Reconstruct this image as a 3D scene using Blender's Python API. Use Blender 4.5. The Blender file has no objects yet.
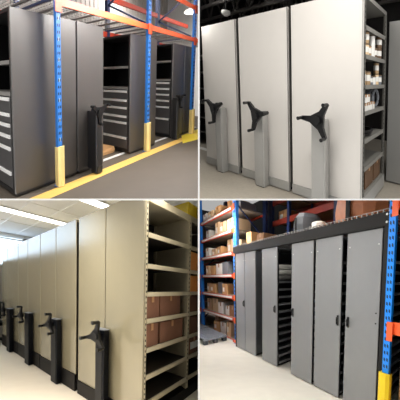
import bpy, bmesh, math, random
from mathutils import Vector, Matrix
random.seed(7)
sc = bpy.context.scene
COL = sc.collection
CAMZ = 2.7          # height of the viewer, level with the floor slab between the two storeys

# ------------------------------------------------------------------ materials
def lin(c):
    c /= 255.0
    return c / 12.92 if c <= 0.04045 else ((c + 0.055) / 1.055) ** 2.4
def rgb(r, g, b): return (lin(r), lin(g), lin(b), 1.0)

def mat(name, col, rough=0.5, metal=0.0, var=0.08, scale=8.0, bump=0.0, bscale=120.0, spec=0.5, detail=4.0):
    m = bpy.data.materials.new(name); m.use_nodes = True
    nt = m.node_tree; N = nt.nodes; L = nt.links
    bs = N['Principled BSDF']
    bs.inputs['Roughness'].default_value = rough
    bs.inputs['Metallic'].default_value = metal
    bs.inputs['Specular IOR Level'].default_value = spec
    tc = N.new('ShaderNodeTexCoord')
    nz = N.new('ShaderNodeTexNoise'); nz.inputs['Scale'].default_value = scale; nz.inputs['Detail'].default_value = detail
    L.new(tc.outputs['Object'], nz.inputs['Vector'])
    mx = N.new('ShaderNodeMix'); mx.data_type = 'RGBA'
    lo = tuple(max(0, c * (1 - var)) for c in col[:3]) + (1,)
    hi = tuple(min(1, c * (1 + var)) for c in col[:3]) + (1,)
    mx.inputs['A'].default_value = lo; mx.inputs['B'].default_value = hi
    L.new(nz.outputs['Fac'], mx.inputs['Factor'])
    L.new(mx.outputs['Result'], bs.inputs['Base Color'])
    if bump:
        n2 = N.new('ShaderNodeTexNoise'); n2.inputs['Scale'].default_value = bscale
        L.new(tc.outputs['Object'], n2.inputs['Vector'])
        bp = N.new('ShaderNodeBump'); bp.inputs['Strength'].default_value = bump; bp.inputs['Distance'].default_value = 0.01
        L.new(n2.outputs['Fac'], bp.inputs['Height']); L.new(bp.outputs['Normal'], bs.inputs['Normal'])
    return m
def glow(name, col, s):
    m = bpy.data.materials.new(name); m.use_nodes = True
    nt = m.node_tree; nt.nodes.clear()
    e = nt.nodes.new('ShaderNodeEmission'); e.inputs['Color'].default_value = col; e.inputs['Strength'].default_value = s
    o = nt.nodes.new('ShaderNodeOutputMaterial'); nt.links.new(e.outputs[0], o.inputs[0])
    return m

M = {}
M['white'] = mat('white_plaster', (0.93, 0.93, 0.93, 1), 0.7, var=0.01)
M['blackpanel'] = mat('charcoal_powder_coat', rgb(72, 69, 67), 0.40, var=0.05, spec=0.9, bump=0.05, bscale=300)
M['blackdark'] = mat('black_steel', rgb(36, 36, 38), 0.4)
M['blackin'] = mat('black_interior', rgb(24, 24, 26), 0.6)
M['drawer'] = mat('drawer_charcoal', rgb(74, 73, 74), 0.4)
M['alu'] = mat('brushed_aluminium', rgb(246, 246, 244), 0.45, 0.0)
M['bluepost'] = mat('rack_blue', rgb(48, 130, 222), 0.45)
M['bluebright'] = mat('rack_bright_blue', rgb(10, 140, 250), 0.4)
M['bluedark'] = mat('rack_dark_blue', rgb(34, 54, 100), 0.5)
M['slot'] = mat('post_slot', rgb(14, 30, 60), 0.7)
M['slotw'] = mat('post_slot_worn', rgb(170, 196, 225), 0.5)
M['orange'] = mat('rack_orange', rgb(240, 98, 44), 0.45)
M['redorange'] = mat('rack_red_orange', rgb(196, 62, 34), 0.5)
M['guard'] = mat('guard_cream_yellow', rgb(250, 222, 148), 0.55)
M['guardy'] = mat('guard_yellow', rgb(250, 214, 20), 0.5)
M['wire'] = mat('galvanised_wire', rgb(150, 148, 144), 0.5, 0.3)
M['darkred'] = mat('dull_red_beam', rgb(150, 52, 36), 0.6)
M['greywall'] = mat('corrugated_grey', rgb(176, 171, 165), 0.6)
M['darkwall'] = mat('dark_wall', rgb(36, 34, 33), 0.8)
M['blackceil'] = mat('black_ceiling', rgb(26, 26, 25), 0.9)
M['truss'] = mat('truss_dark_steel', rgb(92, 88, 84), 0.7)
M['concrete'] = mat('grey_brown_concrete', rgb(98, 89, 78), 0.65, var=0.13, scale=3, detail=8)
M['carpet'] = mat('taupe_speckled_floor', rgb(176, 168, 154), 0.75, var=0.16, scale=26, detail=8, bump=0.1)
M['yellow'] = mat('floor_paint_yellow', rgb(240, 196, 104), 0.55, var=0.1, scale=20)
M['yellowb'] = mat('floor_paint_bright_yellow', rgb(255, 224, 70), 0.5)
M['whitepanel'] = mat('white_cream_powder_coat', rgb(218, 214, 208), 0.32, var=0.02, bump=0.12, bscale=260)
M['whitegrey'] = mat('pale_grey_powder_coat', rgb(164, 163, 159), 0.45, var=0.03)
M['seam'] = mat('grey_edge_trim', rgb(104, 100, 95), 0.5)
M['shelfgrey'] = mat('shelf_grey_steel', rgb(132, 130, 124), 0.45, var=0.04)
M['postgrey'] = mat('shelf_post_grey', rgb(92, 90, 84), 0.5)
M['handle'] = mat('black_plastic', rgb(14, 14, 16), 0.5, spec=0.3)
M['beige'] = mat('beige_powder_coat', rgb(138, 130, 106), 0.2, var=0.03, bump=0.03, bscale=300, spec=0.8)
M['beigeshelf'] = mat('beige_shelf_steel', rgb(188, 177, 148), 0.42, var=0.04)
M['shelfdark'] = mat('shelf_shadow_interior', rgb(58, 51, 44), 0.7, spec=0.2)  # shade inside the beige shelves is put into this dark colour
M['pillar'] = mat('graphite_pillar', rgb(17, 19, 24), 0.5, spec=0.15)
M['kick'] = mat('black_kick_plate', rgb(22, 20, 19), 0.6, spec=0.15)
M['creamfloor'] = mat('cream_pink_floor', rgb(253, 238, 216), 0.5, var=0.05, scale=5, detail=8)
M['ceiltile'] = mat('pale_ceiling_tile', rgb(236, 236, 236), 0.85, var=0.03, scale=60)
M['tbar'] = mat('white_ceiling_grid', rgb(238, 238, 236), 0.5)
M['lwall'] = mat('warm_wall', rgb(190, 180, 165), 0.8)
M['boxred'] = mat('red_brown_carton', rgb(122, 82, 60), 0.8, var=0.12, scale=30)
M['boxorange'] = mat('orange_carton', rgb(250, 168, 84), 0.75, var=0.15, scale=40)
M['kraft'] = mat('kraft_cardboard', rgb(204, 160, 110), 0.8, var=0.08)
M['kraftd'] = mat('dark_cardboard', rgb(150, 108, 72), 0.8, var=0.1)
M['kraftl'] = mat('pale_cardboard', rgb(228, 200, 160), 0.8, var=0.06)
M['lid'] = mat('dull_brown_lid', rgb(112, 92, 70), 0.6)
M['tin'] = mat('tan_tin', rgb(176, 146, 108), 0.6)
M['tind'] = mat('brown_tin', rgb(108, 84, 62), 0.6)
M['cartond'] = mat('dark_brown_carton', rgb(104, 76, 52), 0.8)
M['tape'] = mat('packing_tape', rgb(176, 130, 84), 0.4)
M['paper'] = mat('white_label_paper', rgb(238, 236, 230), 0.7, var=0.02)
M['greybox'] = mat('grey_plastic_bin', rgb(120, 124, 130), 0.5)
M['greypanel'] = mat('mid_grey_powder_coat', rgb(134, 136, 138), 0.42, var=0.03)
M['greyside'] = mat('grey_side_steel', rgb(96, 98, 101), 0.5)
M['blackframe'] = mat('black_frame_steel', rgb(17, 16, 16), 0.65, spec=0.3)
M['lightfloor'] = mat('pale_cream_concrete', rgb(236, 231, 218), 0.5, var=0.07, scale=4, detail=9)
M['pallet'] = mat('grey_plastic_pallet', rgb(140, 146, 156), 0.6)
M['palletd'] = mat('dark_plastic_pallet', rgb(60, 64, 72), 0.6)
M['deckwood'] = mat('grey_wood_deck', rgb(170, 158, 142), 0.8, var=0.15, scale=20)
M['wrap'] = mat('brown_wrapped_goods', rgb(196, 122, 82), 0.4, var=0.2, scale=14)
M['bolt'] = mat('zinc_bolt', rgb(210, 210, 208), 0.3, 0.6)
M['yellowsign'] = mat('yellow_carton', rgb(238, 208, 40), 0.6, var=0.12, scale=50)
M['lamp'] = glow('lamp_glow', (1, 0.96, 0.88, 1), 6.0)
M['tube'] = glow('fluorescent_glow', (1, 0.98, 0.95, 1), 9.0)
M['daylight'] = glow('daylight_window', (0.66, 0.83, 1.0, 1), 3.8)

# ------------------------------------------------------------------ rooms
# Each room has its own plan: A runs along the row of cabinets, B goes into the row, C is up.
HALF = 0.006        # half the thickness of the partition wall and of the slab
class Room:
    def __init__(s, name, O, A, B, C, side, level):
        s.name = name; s.O = Vector(O); s.A = Vector(A); s.B = Vector(B); s.C = Vector(C)
        s.side = side; s.level = level
    def P(s, a, b, c): return s.O + a * s.A + b * s.B + c * s.C
NOIR = Room('black', (-2.1636, 4.9575, 2.7118), (0.394, 1.2614, 0.3649), (-1.0066, 1.2051, 0.3486), (0.0378, -0.1609, 0.9577), -1, 1)
BLANC = Room('white', (1.6648, 4.3108, 2.5214), (-0.5388, 0.9977, 0.2803), (1.0494, 1.6746, 0.4645), (-0.0449, -0.1495, 0.9613), 1, 1)
SABLE = Room('beige', (-0.5274, 3.8661, 0.5414), (-1.0749, 1.5852, -0.3302), (0.4061, 1.3202, -0.2845), (0.0264, -0.0699, 1.0153), -1, -1)
GRIS = Room('grey', (2.0957, 4.9532, 0.1232), (-0.3744, 1.6243, -0.3036), (0.9955, 1.3882, -0.2595), (-0.0289, -0.1704, 1.035), 1, -1)

class MB:
    """collects solids in a room's own metres; one MB becomes one mesh"""
    def __init__(s): s.v = []; s.f = []; s.mi = []
    def add(s, vs, fs, mi=0):
        o = len(s.v); s.v += [tuple(x) for x in vs]
        for f in fs: s.f.append([o + i for i in f]); s.mi.append(mi)
        return s
    def box(s, a0, a1, b0, b1, c0, c1, mi=0, ch=0.0):
        if a0 > a1: a0, a1 = a1, a0
        if b0 > b1: b0, b1 = b1, b0
        if c0 > c1: c0, c1 = c1, c0
        if ch <= 0:
            vs = [(a, b, c) for a in (a0, a1) for b in (b0, b1) for c in (c0, c1)]
            return s.add(vs, [(0, 1, 3, 2), (4, 6, 7, 5), (0, 4, 5, 1), (2, 3, 7, 6), (0, 2, 6, 4), (1, 5, 7, 3)], mi)
        # chamfered upright edges
        ring = [(a0 + ch, b0), (a1 - ch, b0), (a1, b0 + ch), (a1, b1 - ch), (a1 - ch, b1), (a0 + ch, b1), (a0, b1 - ch), (a0, b0 + ch)]
        return s.prism(ring, c0, c1, mi)
    def prism(s, ring, c0, c1, mi=0):          # outline in (a, b), extruded up
        n = len(ring)
        vs = [(a, b, c0) for a, b in ring] + [(a, b, c1) for a, b in ring]
        return s.add(vs, [tuple(range(n))[::-1], tuple(range(n, 2 * n))] + [(i, (i + 1) % n, n + (i + 1) % n, n + i) for i in range(n)], mi)
    def plate(s, ring, b0, b1, mi=0):          # outline in (a, c), extruded along b
        n = len(ring)
        vs = [(a, b0, c) for a, c in ring] + [(a, b1, c) for a, c in ring]
        return s.add(vs, [tuple(range(n)), tuple(range(n, 2 * n))[::-1]] + [(i, n + i, n + (i + 1) % n, (i + 1) % n) for i in range(n)], mi)
    def tube(s, pts, r, n=8, mi=0):
        pts = [Vector(p) for p in pts]; rs = r if isinstance(r, (list, tuple)) else [r] * len(pts)
        o = len(s.v); fs = []
        for i, p in enumerate(pts):
            d = (pts[min(i + 1, len(pts) - 1)] - pts[max(i - 1, 0)]).normalized()
            x = d.cross(Vector((0, 0, 1)) if abs(d.z) < 0.9 else Vector((1, 0, 0))).normalized(); y = d.cross(x)
            for k in range(n):
                t = 2 * math.pi * k / n
                q = p + rs[i] * (math.cos(t) * x + math.sin(t) * y); s.v.append(tuple(q))
        for i in range(len(pts) - 1):
            for k in range(n):
                fs.append((o + i * n + k, o + i * n + (k + 1) % n, o + (i + 1) * n + (k + 1) % n, o + (i + 1) * n + k))
        fs.append(tuple(o + k for k in range(n))[::-1]); fs.append(tuple(o + (len(pts) - 1) * n + k for k in range(n)))
        for f in fs: s.f.append(list(f)); s.mi.append(mi)
        return s
    def beam(s, p, q, w, h, mi=0):             # square bar between two points
        p, q = Vector(p), Vector(q); d = (q - p).normalized()
        x = d.cross(Vector((0, 0, 1)) if abs(d.z) < 0.95 else Vector((0, 1, 0))).normalized() * w / 2; y = d.cross(x).normalized() * h / 2
        vs = [p - x - y, p + x - y, p + x + y, p - x + y, q - x - y, q + x - y, q + x + y, q - x + y]
        return s.add(vs, [(3, 2, 1, 0), (4, 5, 6, 7), (0, 1, 5, 4), (1, 2, 6, 5), (2, 3, 7, 6), (3, 0, 4, 7)], mi)

def build(name, room, mb, mats, parent=None, base=None):
    """one mesh object; it ends where it meets the partition wall or the slab"""
    if not isinstance(mats, (list, tuple)): mats = [mats]
    P = [room.P(*v) for v in mb.v] if room else [Vector(v) for v in mb.v]
    loc = parent['_o'] if parent is not None else None
    if loc is not None: loc = Vector(loc)
    else:
        if base is None:
            ps = [Vector(v) for v in mb.v]
            base = ((min(p.x for p in ps) + max(p.x for p in ps)) / 2, (min(p.y for p in ps) + max(p.y for p in ps)) / 2, min(p.z for p in ps))
        loc = room.P(*base) if room else Vector(base)
    bm = bmesh.new()
    vs = [bm.verts.new(p) for p in P]
    for f, mi in zip(mb.f, mb.mi):
        try: bm.faces.new([vs[i] for i in f]).material_index = mi
        except ValueError: pass
    if room:
        g = HALF + 0.002
        for co, no, bad in ((Vector((room.side * g, 0, 0)), Vector((-room.side, 0, 0)), [p.x * room.side < g for p in P]),
                            (Vector((0, 0, CAMZ + room.level * g)), Vector((0, 0, -room.level)), [(p.z - CAMZ) * room.level < g for p in P])):
            if all(bad): bm.free(); return None
            if any(bad):
                geo = bm.verts[:] + bm.edges[:] + bm.faces[:]
                bmesh.ops.bisect_plane(bm, geom=geo, plane_co=co, plane_no=no, clear_outer=True, dist=1e-6)
                ed = [e for e in bm.edges if e.is_boundary]
                if ed: bmesh.ops.holes_fill(bm, edges=ed, sides=0)
    if not bm.faces: bm.free(); return None
    bmesh.ops.recalc_face_normals(bm, faces=bm.faces[:])
    for v in bm.verts: v.co -= loc
    me = bpy.data.meshes.new(name); bm.to_mesh(me); bm.free()
    for m in mats: me.materials.append(m)
    o = bpy.data.objects.new(name, me); COL.objects.link(o)
    if parent is not None:
        o.parent = parent
        o['_o'] = tuple(loc)
    else:
        o.location = loc; o['_o'] = tuple(loc)
    return o

def thing(name, room, base, label, cat, group=None):
    o = bpy.data.objects.new(name, None); COL.objects.link(o)
    o.location = room.P(*base) if room else base
    o.empty_display_size = 0.1
    o['_o'] = tuple(o.location); o['label'] = label; o['category'] = cat
    if group: o['group'] = group
    return o
def tag(o, label, cat, group=None):
    if o is None: return None
    o['label'] = label; o['category'] = cat
    if group: o['group'] = group
    return o
def struct(name, room, mb, m):
    o = build(name, room, mb, m)
    if o: o['kind'] = 'structure'
    return o
def B(*a, **k): return MB().box(*a, **k)

# ------------------------------------------------------------------ shared pieces
def star_handle(room, parent, a, b, c, phase, r=0.2, m='handle', name='star_handle', thick=0.03, peg=0.06):
    """three-armed turning handle in front of a pillar; a peg at the end of each arm"""
    ring = []
    for k in range(3):
        t = math.radians(phase + 120 * k)
        ux, uy = math.cos(t), math.sin(t); nx, ny = -uy, ux
        for s_, w in ((0.24, -0.058), (0.45, -0.033), (1.0, -0.02), (1.05, 0.0), (1.0, 0.02), (0.45, 0.033), (0.24, 0.058)):
            ring.append((a + r * s_ * ux + w * nx * r / 0.2, c + r * s_ * uy + w * ny * r / 0.2))
    h = build(name, room, MB().plate(ring, b - thick, b, 0), M[m], parent)
    hub = MB().plate([(a + 0.045 * math.cos(i * math.pi / 8), c + 0.045 * math.sin(i * math.pi / 8)) for i in range(16)], b - thick - 0.012, b + 0.03)
    build('hub', room, hub, M[m], h)
    for k in range(3):
        t = math.radians(phase + 120 * k)
        p = (a + r * 0.99 * math.cos(t), b - thick * 0.5, c + r * 0.99 * math.sin(t))
        build('peg', room, MB().tube([p, (p[0], p[1] - peg * 0.5, p[2]), (p[0], p[1] - peg, p[2])], [0.017, 0.017, 0.02], 10), M[m], h)
    return h

def carton(room, a0, a1, b0, b1, c0, c1, m, label, cat='box', group=None, name='cardboard_carton', face='b', lab=True, tape=True):
    """a closed carton: body, tape strip over the top and down the front, paper label"""
    t = thing(name, room, ((a0 + a1) / 2, (b0 + b1) / 2, c0), label, cat, group)
    body = build('carton_body', room, MB().box(a0, a1, b0, b1, c0, c1, ch=0.004), M[m], t)
    if body is None:
        bpy.data.objects.remove(t); return None
    e = 0.003
    if face == 'b':
        w = a1 - a0; am = (a0 + a1) / 2
        if tape: build('tape', room, MB().box(am - 0.03, am + 0.03, b0 - e, b0, c1 - (c1 - c0) * 0.35, c1).box(am - 0.03, am + 0.03, b0, b1, c1, c1 + e), M['tape'], t)
        if lab: build('paper_label', room, MB().box(a0 + w * 0.55, a0 + w * 0.9, b0 - e, b0, c0 + (c1 - c0) * 0.25, c0 + (c1 - c0) * 0.65), M['paper'], t)
    else:
        w = b1 - b0; bm_ = (b0 + b1) / 2
        if tape: build('tape', room, MB().box(a0 - e, a0, bm_ - 0.02, bm_ + 0.02, c1 - (c1 - c0) * 0.3, c1).box(a0, a1, bm_ - 0.02, bm_ + 0.02, c1, c1 + e), M['tape'], t)
        if lab: build('paper_label', room, MB().box(a0 - e, a0, b0 + w * 0.2, b0 + w * 0.8, c0 + (c1 - c0) * 0.3, c0 + (c1 - c0) * 0.75), M['paper'], t)
    return t

def rack_post(room, parent, a0, a1, b0, b1, c0, c1, m, slots=True, pitch=0.1, guard=None, worn=False, ms='slot'):
    """perforated upright: open channel with two rows of slots on its face"""
    mb = MB()
    mb.box(a0, a1, b0, b0 + 0.012, c0, c1)
    mb.box(a0, a0 + 0.012, b0 + 0.012, b1, c0, c1).box(a1 - 0.012, a1, b0 + 0.012, b1, c0, c1)
    mb.box(a0 - 0.02, a1 + 0.02, b0 - 0.02, b1 + 0.02, c0, c0 + 0.008)
    if slots:
        w = a1 - a0; c = (guard if guard else c0 + 0.05) + 0.05; k = 0
        while c < c1 - 0.06:
            for s_ in (0.3, 0.72):
                am = a0 + w * s_
                mb.plate([(am - w * 0.12, c), (am + w * 0.12, c + 0.012), (am + w * 0.1, c + 0.045), (am - w * 0.1, c + 0.033)], b0 - 0.002, b0, 1)
            if worn and k % 3 == 0: mb.box(a0 + w * .42, a0 + w * 0.6, b0 - 0.002, b0, c, c + 0.05, 2)
            c += pitch; k += 1
    p = build('upright_post', room, mb, [M[m], M[ms], M['slotw']], parent)
    return p
def rack_guard(room, parent, a0, a1, b0, b1, c1, m):
    w = (a1 - a0); d = 0.02
    ring = [(a0 - d, b1), (a0 - d, b0 - 0.01), (a0 + w * 0.15, b0 - 0.035), (a1 - w * 0.15, b0 - 0.035), (a1 + d, b0 - 0.01), (a1 + d, b1), (a1 + 0.004, b1), (a1 + 0.004, b0 - 0.006), (a0 - 0.004, b0 - 0.006), (a0 - 0.004, b1)]
    mb = MB().prism(ring, 0.01, c1 - 0.015).prism(ring[1:5], c1 - 0.015, c1)
    return build('post_guard', room, mb, M[m], parent)
def rack_beam(room, parent, a0, a1, b0, b1, c0, c1, m, name='beam'):
    """stepped box beam with end connectors"""
    mb = MB().box(a0, a1, b0, b1, c0, c1 - 0.03).box(a0, a1, b0, b1 - (b1 - b0) * 0.4, c1 - 0.03, c1)
    be = build(name, room, mb, M[m], parent)
    return be
def rack_connector(room, beam, a, b0, c0, c1, m, w=0.05):
    mb = MB().box(a - w, a + w, b0 - 0.012, b0, c0 - 0.06, c1 + 0.03)
    return build('connector', room, mb, M[m], beam)

# ================================================================== the white partition between the four rooms
struct('wall_middle', None, B(-HALF, HALF, 3.0, 19.0, -4.5, 9.0), M['white'])
struct('floor_slab', None, MB().box(-6.0, -HALF - 0.0005, 3.0, 16.0, CAMZ - HALF, CAMZ + HALF).box(HALF + 0.0005, 6.0, 3.0, 16.0, CAMZ - HALF, CAMZ + HALF), M['white'])

# ================================================================== room with the black cabinets
R = NOIR
struct('floor', R, B(-1.6, 7.6, -3.6, 2.6, -0.06, 0.0), M['concrete'])
wb = MB(); x = -1.6
while x < 7.6:
    wb.box(x, x + 0.13, 2.2, 2.26, 0, 5.2).box(x + 0.13, x + 0.16, 2.212, 2.26, 0, 5.2); x += 0.16
struct('wall_back', R, wb, M['greywall'])
struct('wall_end', R, B(7.6, 7.66, -1.2, 2.6, 0, 5.2), M['white'])
struct('ceiling', R, B(-1.6, 7.6, 0.2, 2.6, 4.7, 4.76), M['darkwall'])
struct('floor_marking', R, MB().box(-1.0, 7.4, -0.295, -0.125, 0.0005, 0.003), M['yellow'])
struct('floor_marking', R, MB().add([(3.66, -0.37, 0.0035), (4.3, -0.04, 0.0035), (6.6, 0.0, 0.0035), (6.6, -0.9, 0.0035), (3.66, -0.37, 0.0005), (4.3, -0.04, 0.0005), (6.6, 0.0, 0.0005), (6.6, -0.9, 0.0005)],
       [(0, 1, 2, 3), (7, 6, 5, 4), (0, 4, 5, 1), (1, 5, 6, 2), (2, 6, 7, 3), (3, 7, 4, 0)]), M['yellowb'])
tag(build('floor_rail', R, MB().box(0.1, 5.6, 0.13, 0.15, 0.001, 0.014).box(0.1, 5.6, 0.105, 0.125, 0.001, 0.006).box(0.1, 5.6, 0.155, 0.175, 0.001, 0.006), M['alu']),
    'bright steel floor rail crossing the aisle between the black cabinets', 'rail')

def drawers(room, t, aface, b0, b1, tops, bottom):
    for i, c1 in enumerate(tops):
        c0 = tops[i + 1] + 0.012 if i + 1 < len(tops) else bottom
        mb = MB().box(aface, aface + 0.5, b0, b1, c0, c1).box(aface - 0.012, aface, b0 - 0.004, b1 + 0.004, c0, c1)
        d = build('drawer', room, mb, M['drawer'], t)
        h = MB().add([(aface - 0.012, b0 + 0.02, c1), (aface - 0.03, b0 + 0.02, c1 - 0.006), (aface - 0.03, b0 + 0.02, c1 - 0.04), (aface - 0.012, b0 + 0.02, c1 - 0.042),
                      (aface - 0.012, b1 - 0.02, c1), (aface - 0.03, b1 - 0.02, c1 - 0.006), (aface - 0.03, b1 - 0.02, c1 - 0.04), (aface - 0.012, b1 - 0.02, c1 - 0.042)],
                     [(0, 1, 2, 3), (7, 6, 5, 4), (0, 4, 5, 1), (1, 5, 6, 2), (2, 6, 7, 3), (3, 7, 4, 0)])
        build('drawer_handle', room, h, M['alu'], d)

def black_cabinet(a0, a1, label, seams=(), dr=None, shelf=(), pillar=None, D=0.84, H=2.2, phase=20, pb=-0.15):
    t = thing('mobile_cabinet', R, ((a0 + a1) / 2, D / 2, 0), label, 'cabinet', 'black mobile cabinets under the rack')
    edges = [a0] + list(seams) + [a1]
    for i in range(len(edges) - 1):
        e0 = edges[i] + (0.011 if i else 0); e1 = edges[i + 1] - (0.011 if i + 1 < len(edges) - 1 else 0)
        build('end_panel', R, MB().box(e0, e1, -0.002, 0.024, 0.05, H, ch=0.006), M['blackpanel'], t)
    car = MB().box(a0 + 0.004, a1 - 0.004, 0.024, D, H - 0.04, H - 0.003)
    car.box(a0 + 0.004, a1 - 0.004, 0.024, D, 0.05, 0.085)
    car.box(a0 + 0.004, a1 - 0.004, D - 0.02, D, 0.085, H - 0.04)
    mid = a0 + 0.52 if dr else a0 + 0.004
    car.box(mid, mid + 0.02, 0.024, D - 0.02, 0.085, H - 0.04)
    car.box(a1 - 0.024, a1 - 0.004, 0.024, D - 0.02, 0.085, H - 0.04)
    car.box(a0 + 0.004, a0 + 0.03, 0.024, 0.05, 0.085, H - 0.04)
    build('carcass', R, car, M['blackin'], t)
    build('plinth', R, MB().box(a0 + 0.02, a1 - 0.02, 0.0, D - 0.02, 0.018, 0.05), M['blackdark'], t)
    if dr:
        for c in shelf:
            build('shelf', R, MB().box(a0 + 0.006, mid, 0.05, D - 0.02, c - 0.03, c).box(a0 + 0.006, a0 + 0.02, 0.05, D - 0.02, c - 0.045, c - 0.03), M['wire'] if c < 2 else M['blackin'], t)
        drawers(R, t, a0 + 0.012, 0.055, D - 0.025, dr, 0.1)
    if pillar:
        p0, p1 = pillar
        p = build('control_pillar', R, MB().box(p0, p1, pb, pb + 0.12, 0.02, 0.97, ch=0.012).box(p0 + 0.02, p1 - 0.02, pb + 0.12, -0.003, 0.06, 0.93).box(p0 + 0.01, p1 - 0.01, pb - 0.012, pb, 0.02, 0.12), M['blackdark'], t)
        star_handle(R, t, (p0 + p1) / 2 - 0.05, pb - 0.035, 0.94, phase, r=0.18)
    return t
dr1 = [1.19, 1.005, 0.88, 0.745, 0.6, 0.3]
black_cabinet(0.0, 0.955, 'black mobile cabinet nearest the viewer, behind the first blue post', dr=dr1, shelf=(1.62, 1.25))
black_cabinet(0.975, 1.52, 'narrow black mobile cabinet with turning handle, before the cardboard on the floor', pillar=(1.15, 1.275), phase=30, pb=-0.21)
black_cabinet(2.23, 3.13, 'black mobile cabinet with six silver-handled drawers, behind the second blue post', dr=[1.185, 1.02, 0.88, 0.72, 0.6, 0.315], shelf=(1.635, 1.25))
black_cabinet(3.84, 4.42, 'black mobile cabinet with drawers and turning handle at the far end', dr=[1.32, 1.18, 1.045, 0.9, 0.75, 0.47], shelf=(1.82, 1.39), pillar=(3.8, 3.95), phase=30)
black_cabinet(4.45, 4.98, 'plain black mobile cabinet behind the third blue post at row end')
# flattened cardboard leaning in the first aisle
cb = MB().box(1.62, 2.16, 0.3, 0.62, 0.005, 0.055).add(
    [(1.6, 0.34, 0.055), (2.18, 0.3, 0.055), (2.12, 0.5, 0.055), (1.6, 0.64, 0.055), (1.6, 0.34, 0.3), (2.16, 0.32, 0.12), (2.1, 0.47, 0.12), (1.6, 0.6, 0.34)],
    [(3, 2, 1, 0), (4, 5, 6, 7), (0, 1, 5, 4), (1, 2, 6, 5), (2, 3, 7, 6), (3, 0, 4, 7)])
tag(build('folded_cardboard', R, cb, M['kraft']), 'folded brown cardboard lying on the floor of the aisle between black cabinets', 'cardboard')

rk = thing('pallet_rack', R, (2.6, 0.4, 0), 'blue and orange pallet rack standing over the black cabinets', 'rack')
posts = ((0.54, 0.604), (2.61, 2.7), (4.66, 4.78))
for i, (p0, p1) in enumerate(posts):
    p = rack_post(R, rk, p0, p1, -0.12, -0.07, 0, 4.6, 'bluepost', pitch=0.085, guard=0.55, worn=True)
    rack_guard(R, p, p0, p1, -0.13, -0.075, (0.54, 0.57, 0.63)[i], 'guard')
    rack_post(R, rk, p0, p1, 0.9, 0.975, 0, 4.6, 'bluedark', slots=False)
    am = (p0 + p1) / 2
    for c0, c1 in ((2.45, 2.95), (3.55, 2.95), (3.6, 4.2)):
        build('brace', R, MB().beam((am, -0.02, c0), (am, 0.9, c1), 0.035, 0.035), M['bluedark'], rk)
    build('brace', R, MB().beam((am, -0.02, 2.42), (am, 0.9, 2.42), 0.03, 0.03), M['bluedark'], rk)
ends = (-1.4, 0.54, 0.604, 2.61, 2.7, 4.66, 4.78, 6.6)
for c in (2.285, 3.05):
    for i in range(4):
        a0, a1 = ends[2 * i], ends[2 * i + 1]
        if i == 0: continue
        be = rack_beam(R, rk, a0 + 0.001, a1 - 0.001, -0.118, -0.09, c + 0.025, c + 0.118, 'orange')
        if be:
            rack_connector(R, be, a0 - 0.035, -0.126, c, c + 0.1, 'orange', 0.05)
            if a1 < 6: rack_connector(R, be, a1 + 0.035, -0.126, c, c + 0.1, 'orange', 0.05)
    for i in range(4):
        a0, a1 = ends[2 * i], ends[2 * i + 1]
        rack_beam(R, rk, a0 + 0.001, a1 - 0.001, 0.9, 0.95, c, c + 0.11, 'redorange')
for i in range(4):
    a0, a1 = ends[2 * i] + 0.03, ends[2 * i + 1] - 0.03
    mb = MB(); n = 6
    for k in range(n):
        a = a0 + (a1 - a0) * (k + 0.5) / n
        mb.box(a - 0.018, a + 0.018, -0.04, 0.9, 2.385, 2.41)
    for k in range(14):
        b = -0.02 + 0.9 * k / 13
        mb.box(a0, a1, b - 0.003, b + 0.003, 2.412, 2.418)
    k = a0
    while k < a1:
        mb.box(k - 0.003, k + 0.003, -0.03, 0.9, 2.419, 2.425); k += 0.07
    build('wire_deck', R, mb, M['wire'], rk)
lp = thing('ceiling_lamp', R, (6.4, 0.75, 3.6), 'round white lamp hanging high under the rack beams', 'lamp')
build('lamp_shade', R, MB().tube([(6.4, 0.75, 3.62), (6.4, 0.75, 3.58), (6.4, 0.75, 3.5)], [0.06, 0.16, 0.2], 16), M['paper'], lp)
build('bulb', R, MB().tube([(6.4, 0.75, 3.495), (6.4, 0.75, 3.47)], [0.18, 0.15], 16), M['lamp'], lp)
build('hanger', R, MB().tube([(6.4, 0.75, 3.62), (6.4, 0.75, 4.69)], 0.008, 6), M['blackdark'], lp)

# ================================================================== room with the white cabinets
R = BLANC
struct('floor', R, B(-2.2, 6.0, -2.2, 3.2, -0.06, 0.0), M['carpet'])
struct('wall_back', R, B(-2.2, 6.0, 3.0, 3.06, 0, 4.4), M['darkwall'])
struct('wall_end', R, B(5.9, 5.96, -0.6, 3.0, 0, 4.4), M['darkwall'])
struct('ceiling', R, B(-2.2, 6.0, 0.0, 3.06, 4.0, 4.06), M['blackceil'])
for k in range(5):
    b = 0.3 + 0.6 * k
    mb = MB().beam((-2.2, b, 3.1), (5.8, b, 3.1), 0.06, 0.06).beam((-2.2, b, 3.75), (5.8, b, 3.75), 0.06, 0.06)
    for i in range(14):
        a = -2.1 + i * 0.56
        mb.beam((a, b, 3.1), (a + 0.28, b, 3.75), 0.04, 0.04).beam((a + 0.28, b, 3.75), (a + 0.56, b, 3.1), 0.04, 0.04)
    struct('beam_truss', R, mb, M['truss'])
for a in (-0.9, 1.2, 3.2):
    struct('beam_joist', R, MB().beam((a, -0.1, 3.45), (a, 3.0, 3.45), 0.09, 0.12), M['truss'])
struct('floor_marking', R, B(3.25, 5.6, 0.36, 0.45, 0.0005, 0.004), M['paper'])
dm = thing('ceiling_detector', R, (3.26, 0.72, 2.74), 'small white dome detector hanging from the black ceiling', 'detector')
build('dome', R, MB().tube([(3.26, 0.72, 2.79), (3.26, 0.72, 2.765), (3.26, 0.72, 2.735), (3.26, 0.72, 2.7), (3.26, 0.72, 2.685)], [0.075, 0.08, 0.08, 0.05, 0.03], 16), M['paper'], dm)
build('mount', R, MB().tube([(3.26, 0.72, 2.79), (3.26, 0.72, 3.99)], 0.012, 8), M['blackceil'], dm)

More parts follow.
